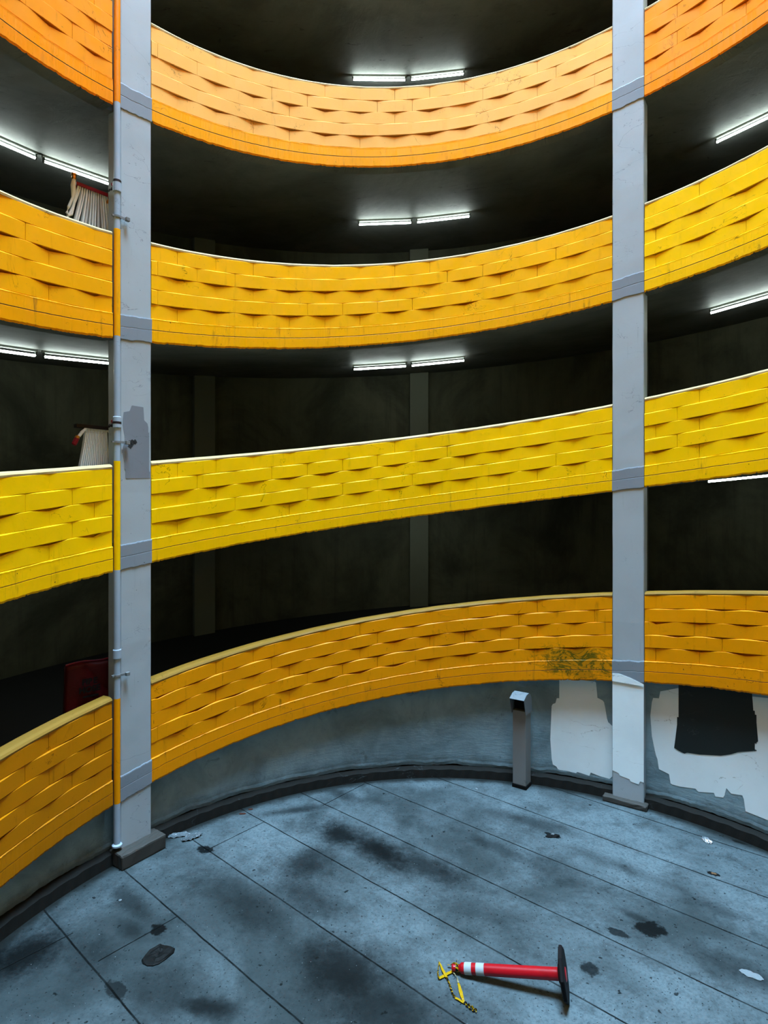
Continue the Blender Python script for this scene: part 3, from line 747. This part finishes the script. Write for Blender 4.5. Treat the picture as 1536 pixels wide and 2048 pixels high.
n = NT('caution_tape_printed'); X, Y, Z = n.xyz()
wv = n.math('PINGPONG', n.math('ADD', n.math('MULTIPLY', X, 1.0), n.math('MULTIPLY', Y, 2.0)), .018)
M_tape2 = n.done(n.mix(n.ramp(wv, .008, .010), (.36, .21, .003), (.004, .003, .002)), .4)
M_tape = plain('caution_tape_yellow', (.38, .225, .003), .38)
def g2(zx, zy, z=.012):      # a point on the floor
    u_, v_ = 840+zx/4.518, 1860+zy/4.518
    t = 1166.86*(4.5624-z)/(v_-1024); return Vector(((u_-768)/1166.86*t-.9338, t-4.8277, z))
tape = empty('caution_tape', g2(300, 400, 0), 'yellow and black caution tape knotted to the fallen post, trailing on floor', 'caution tape')
tinv = Matrix.Translation(-tape.location)
def ribbon(pts, ws, mi_mat, twist=0, name='strand'):
    bm = bmesh.new(); n_ = len(pts); fine = []; 
    for i in range(n_-1):
        for q in range(8): fine.append((pts[i].lerp(pts[i+1], q/8), ws[i]+(ws[i+1]-ws[i])*q/8))
    fine.append((pts[-1], ws[-1])); rings = []
    for i, (p, w_) in enumerate(fine):
        dd = (fine[min(i+1, len(fine)-1)][0]-fine[max(i-1, 0)][0]).normalized()
        sd = dd.cross(Vector((0, 0, 1))).normalized(); an = twist*i/len(fine)*pi
        s_ = sd*cos(an)+Vector((0, 0, 1))*sin(an); nn = s_.cross(dd).normalized()
        lift = Vector((0, 0, abs(sin(an))*w_/2 + .004*sin(i*.5)**2))
        rings.append([p+lift-s_*w_/2-nn*.0012, p+lift+s_*w_/2-nn*.0012, p+lift+s_*w_/2+nn*.0012, p+lift-s_*w_/2+nn*.0012])
    loft(bm, rings); o = link(name, bm, mi_mat); o.parent = tape; o.matrix_parent_inverse = tinv; return o
ribbon([g2(345, 345, .02), g2(260, 390), g2(170, 440)], [.024, .030, .028], M_tape)
ribbon([g2(170, 445), g2(160, 400), g2(170, 290)], [.016, .016, .012], M_tape2, 6)
ribbon([g2(172, 288, .014), g2(210, 370, .018), g2(240, 430, .016)], [.010, .026, .022], M_tape)
ribbon([g2(240, 430), g2(265, 490), g2(300, 595), g2(318, 612)], [.020, .018, .020, .016], M_tape2, 9)
ribbon([g2(318, 612), g2(400, 660)], [.022, .018], M_tape)
ribbon([g2(302, 385, .02), g2(330, 430), g2(347, 480)], [.012, .012, .016], plain('pale_tape_back', (.30, .26, .14), .5), 1)
ribbon([g2(347, 480), g2(368, 560), g2(385, 620), g2(398, 655)], [.018, .034, .024, .014], M_tape)
ribbon([g2(398, 655), g2(430, 690), g2(470, 715), g2(512, 742)], [.018, .026, .030, .026], M_tape2, 4)
ribbon([g2(350, 335, .05), g2(310, 325, .03), g2(250, 320, .02)], [.022, .035, .012], M_tape, 1)
bm = bmesh.new(); kp = Bc+ax*(LEN-.05)
for q in (-.008, .006):
    turned(bm, kp+ax*q, ax, [(-.008, .029), (-.008, .033), (.006, .034), (.006, .029)], 20)
tube(bm, [kp+Vector((0, -.02, .03)), kp+Vector((-.01, 0, .055)), kp+Vector((-.005, .01, .075))], [.006, .004, .002], 6)
o = link('knot', bm, M_tape2); o.parent = tape; o.matrix_parent_inverse = tinv

# ------------------------------------------------------------------ litter on the floor
def crumple(name, c, sx_, sy_, h, rz, mat, label, cat, seed, fold=.5, group=None, smooth=False):
    rn = random.Random(seed); bm = bmesh.new(); N_, M_ = 14, 9; rows = []
    cc, ss = cos(rad(rz)), sin(rad(rz)); tops = []; bots = []
    for i in range(N_+1):
        a_ = []; b_ = []
        for j in range(M_+1):
            u_, v_ = i/N_*2-1, j/M_*2-1
            ru = u_*math.sqrt(1-.42*v_*v_); rv = v_*math.sqrt(1-.42*u_*u_)
            rim = max(abs(u_), abs(v_))
            jx = 1+.10*sin(7*v_+seed)+rn.uniform(-.05, .05)
            z = h*((1-rim**2)*.6 + fold*.4*abs(sin(u_*5+v_*3+seed))) + rn.uniform(0, .12)*h
            x, y = ru*sx_*jx, rv*sy_*(1+.12*sin(6*u_+seed*2))
            p = Vector((c[0]+x*cc-y*ss, c[1]+x*ss+y*cc, .003+z)); a_.append(p); b_.append(Vector((p.x, p.y, max(.0015, p.z-.004-h*.15*(1-rim)))))
        tops.append(a_); bots.append(b_)
    loft(bm, [tops[i]+bots[i][::-1] for i in range(N_+1)])
    o = link(name, bm, mat, smooth=smooth)
    return tag(o, label, cat, group)
M_bagb = plain('black_film', (.0018, .0025, .0025), .7)
M_plast = plain('clear_crinkled_plastic', (.10, .125, .14), .25)
M_paper = plain('white_paper', (.17, .20, .215), .7)
M_leaf = plain('dry_leaf', (.05, .014, .007), .7)
M_pale = plain('pale_tan_litter', (.16, .09, .04), .6)
# flattened black rag: traced outline with its own thickness
bm = bmesh.new()
ol = [(320,1889),(327,1892),(335,1893),(343,1895),(350,1899),(348,1906),(340,1913),(330,1921),(318,1929),(306,1933),(294,1933),(285,1928),(283,1922),(290,1912),(298,1903),(310,1895)]
gp = []
for u_, v_ in ol:
    t = 1166.86*4.5624/(v_-1024); gp.append(Vector(((u_-768)/1166.86*t-.9338, t-4.8277, 0)))
ce = sum(gp, Vector())/len(gp); rings = []
for q, (f_, z) in enumerate(((1, .002), (1.0, .010), (.93, .018), (.75, .014), (.5, .020), (.25, .013), (.05, .016))):
    rings.append([ce+(p-ce)*f_+Vector((0, 0, z+((.005*sin(i*.8+q*1.9)+.003*sin(i*2.3)*(f_ > .4)) if 1 < q else 0))) for i, p in enumerate(gp)])
loft(bm, rings); tag(link('rag', bm, M_bagb, smooth=False), 'flattened black rag lying on the paving at lower left', 'rag')
crumple('plastic_wrapper', (-3.835, 3.395), .15, .055, .035, 15, M_plast, 'clear plastic wrapper beside the plinth, left piece touching the kerb', 'litter', 2, 1)
crumple('plastic_cup', (-3.62, 3.33), .14, .055, .06, 40, M_plast, 'crushed clear plastic cup beside the plinth, right piece with pale glint', 'litter', 5, 1)
crumple('paper_scrap', (-1.76, 4.96), .06, .03, .035, 0, M_paper, 'small white paper scrap against the kerb below the curved grey wall', 'litter', 3)
crumple('foil_wrapper', (3.545, 3.263), .05, .085, .03, 10, plain('silver_foil', (.5, .55, .6), .25, .8), 'crumpled silver foil wrapper near the right-hand wall', 'litter', 4, 1)
crumple('dead_leaf', (3.22, 2.525), .07, .035, .008, -30, M_black, 'dark curled leaf with a tan centre on paving at right', 'leaf', 6)
o = crumple('leaf_vein', (3.222, 2.523), .035, .017, .018, -30, M_pale, '', 'leaf', 9); 
for kk in ('label', 'category'): del o[kk]
lf = [x for x in D.objects if x.name == 'dead_leaf'][0]; o.parent = lf; o.name = 'leaf_centre'
crumple('paper_scrap', (2.683, .921), .095, .045, .02, -35, M_paper, 'torn white paper scrap at the lower right of the floor', 'litter', 8)
crumple('cigarette_packet', (1.435, 3.375), .10, .04, .03, 5, M_black, 'dark crushed packet with a white corner on the middle of the floor', 'litter', 12)
o = crumple('white_corner', (1.445, 3.39), .035, .018, .04, 5, M_paper, '', 'x', 13)
for kk in ('label', 'category'): del o[kk]
o.parent = [x for x in D.objects if x.name == 'cigarette_packet'][0]
crumple('dead_leaf', (-3.071, 3.986), .05, .02, .015, 5, M_leaf, 'small reddish brown leaf by the kerb, larger of two left of centre', 'leaf', 15)
crumple('dead_leaf', (-2.981, 4.12), .035, .018, .012, 5, M_leaf, 'small brown leaf by the kerb, behind the reddish one', 'leaf', 16)
crumple('litter_chip', (.59, 4.782), .018, .03, .015, 20, M_paper, 'tiny white chip on the floor left of the vent duct', 'litter', 17)
crumple('litter_chip', (-4.03, 2.02), .018, .016, .015, 20, M_paper, 'tiny white chip below the left column foot, near the shadowed wall', 'litter', 18)
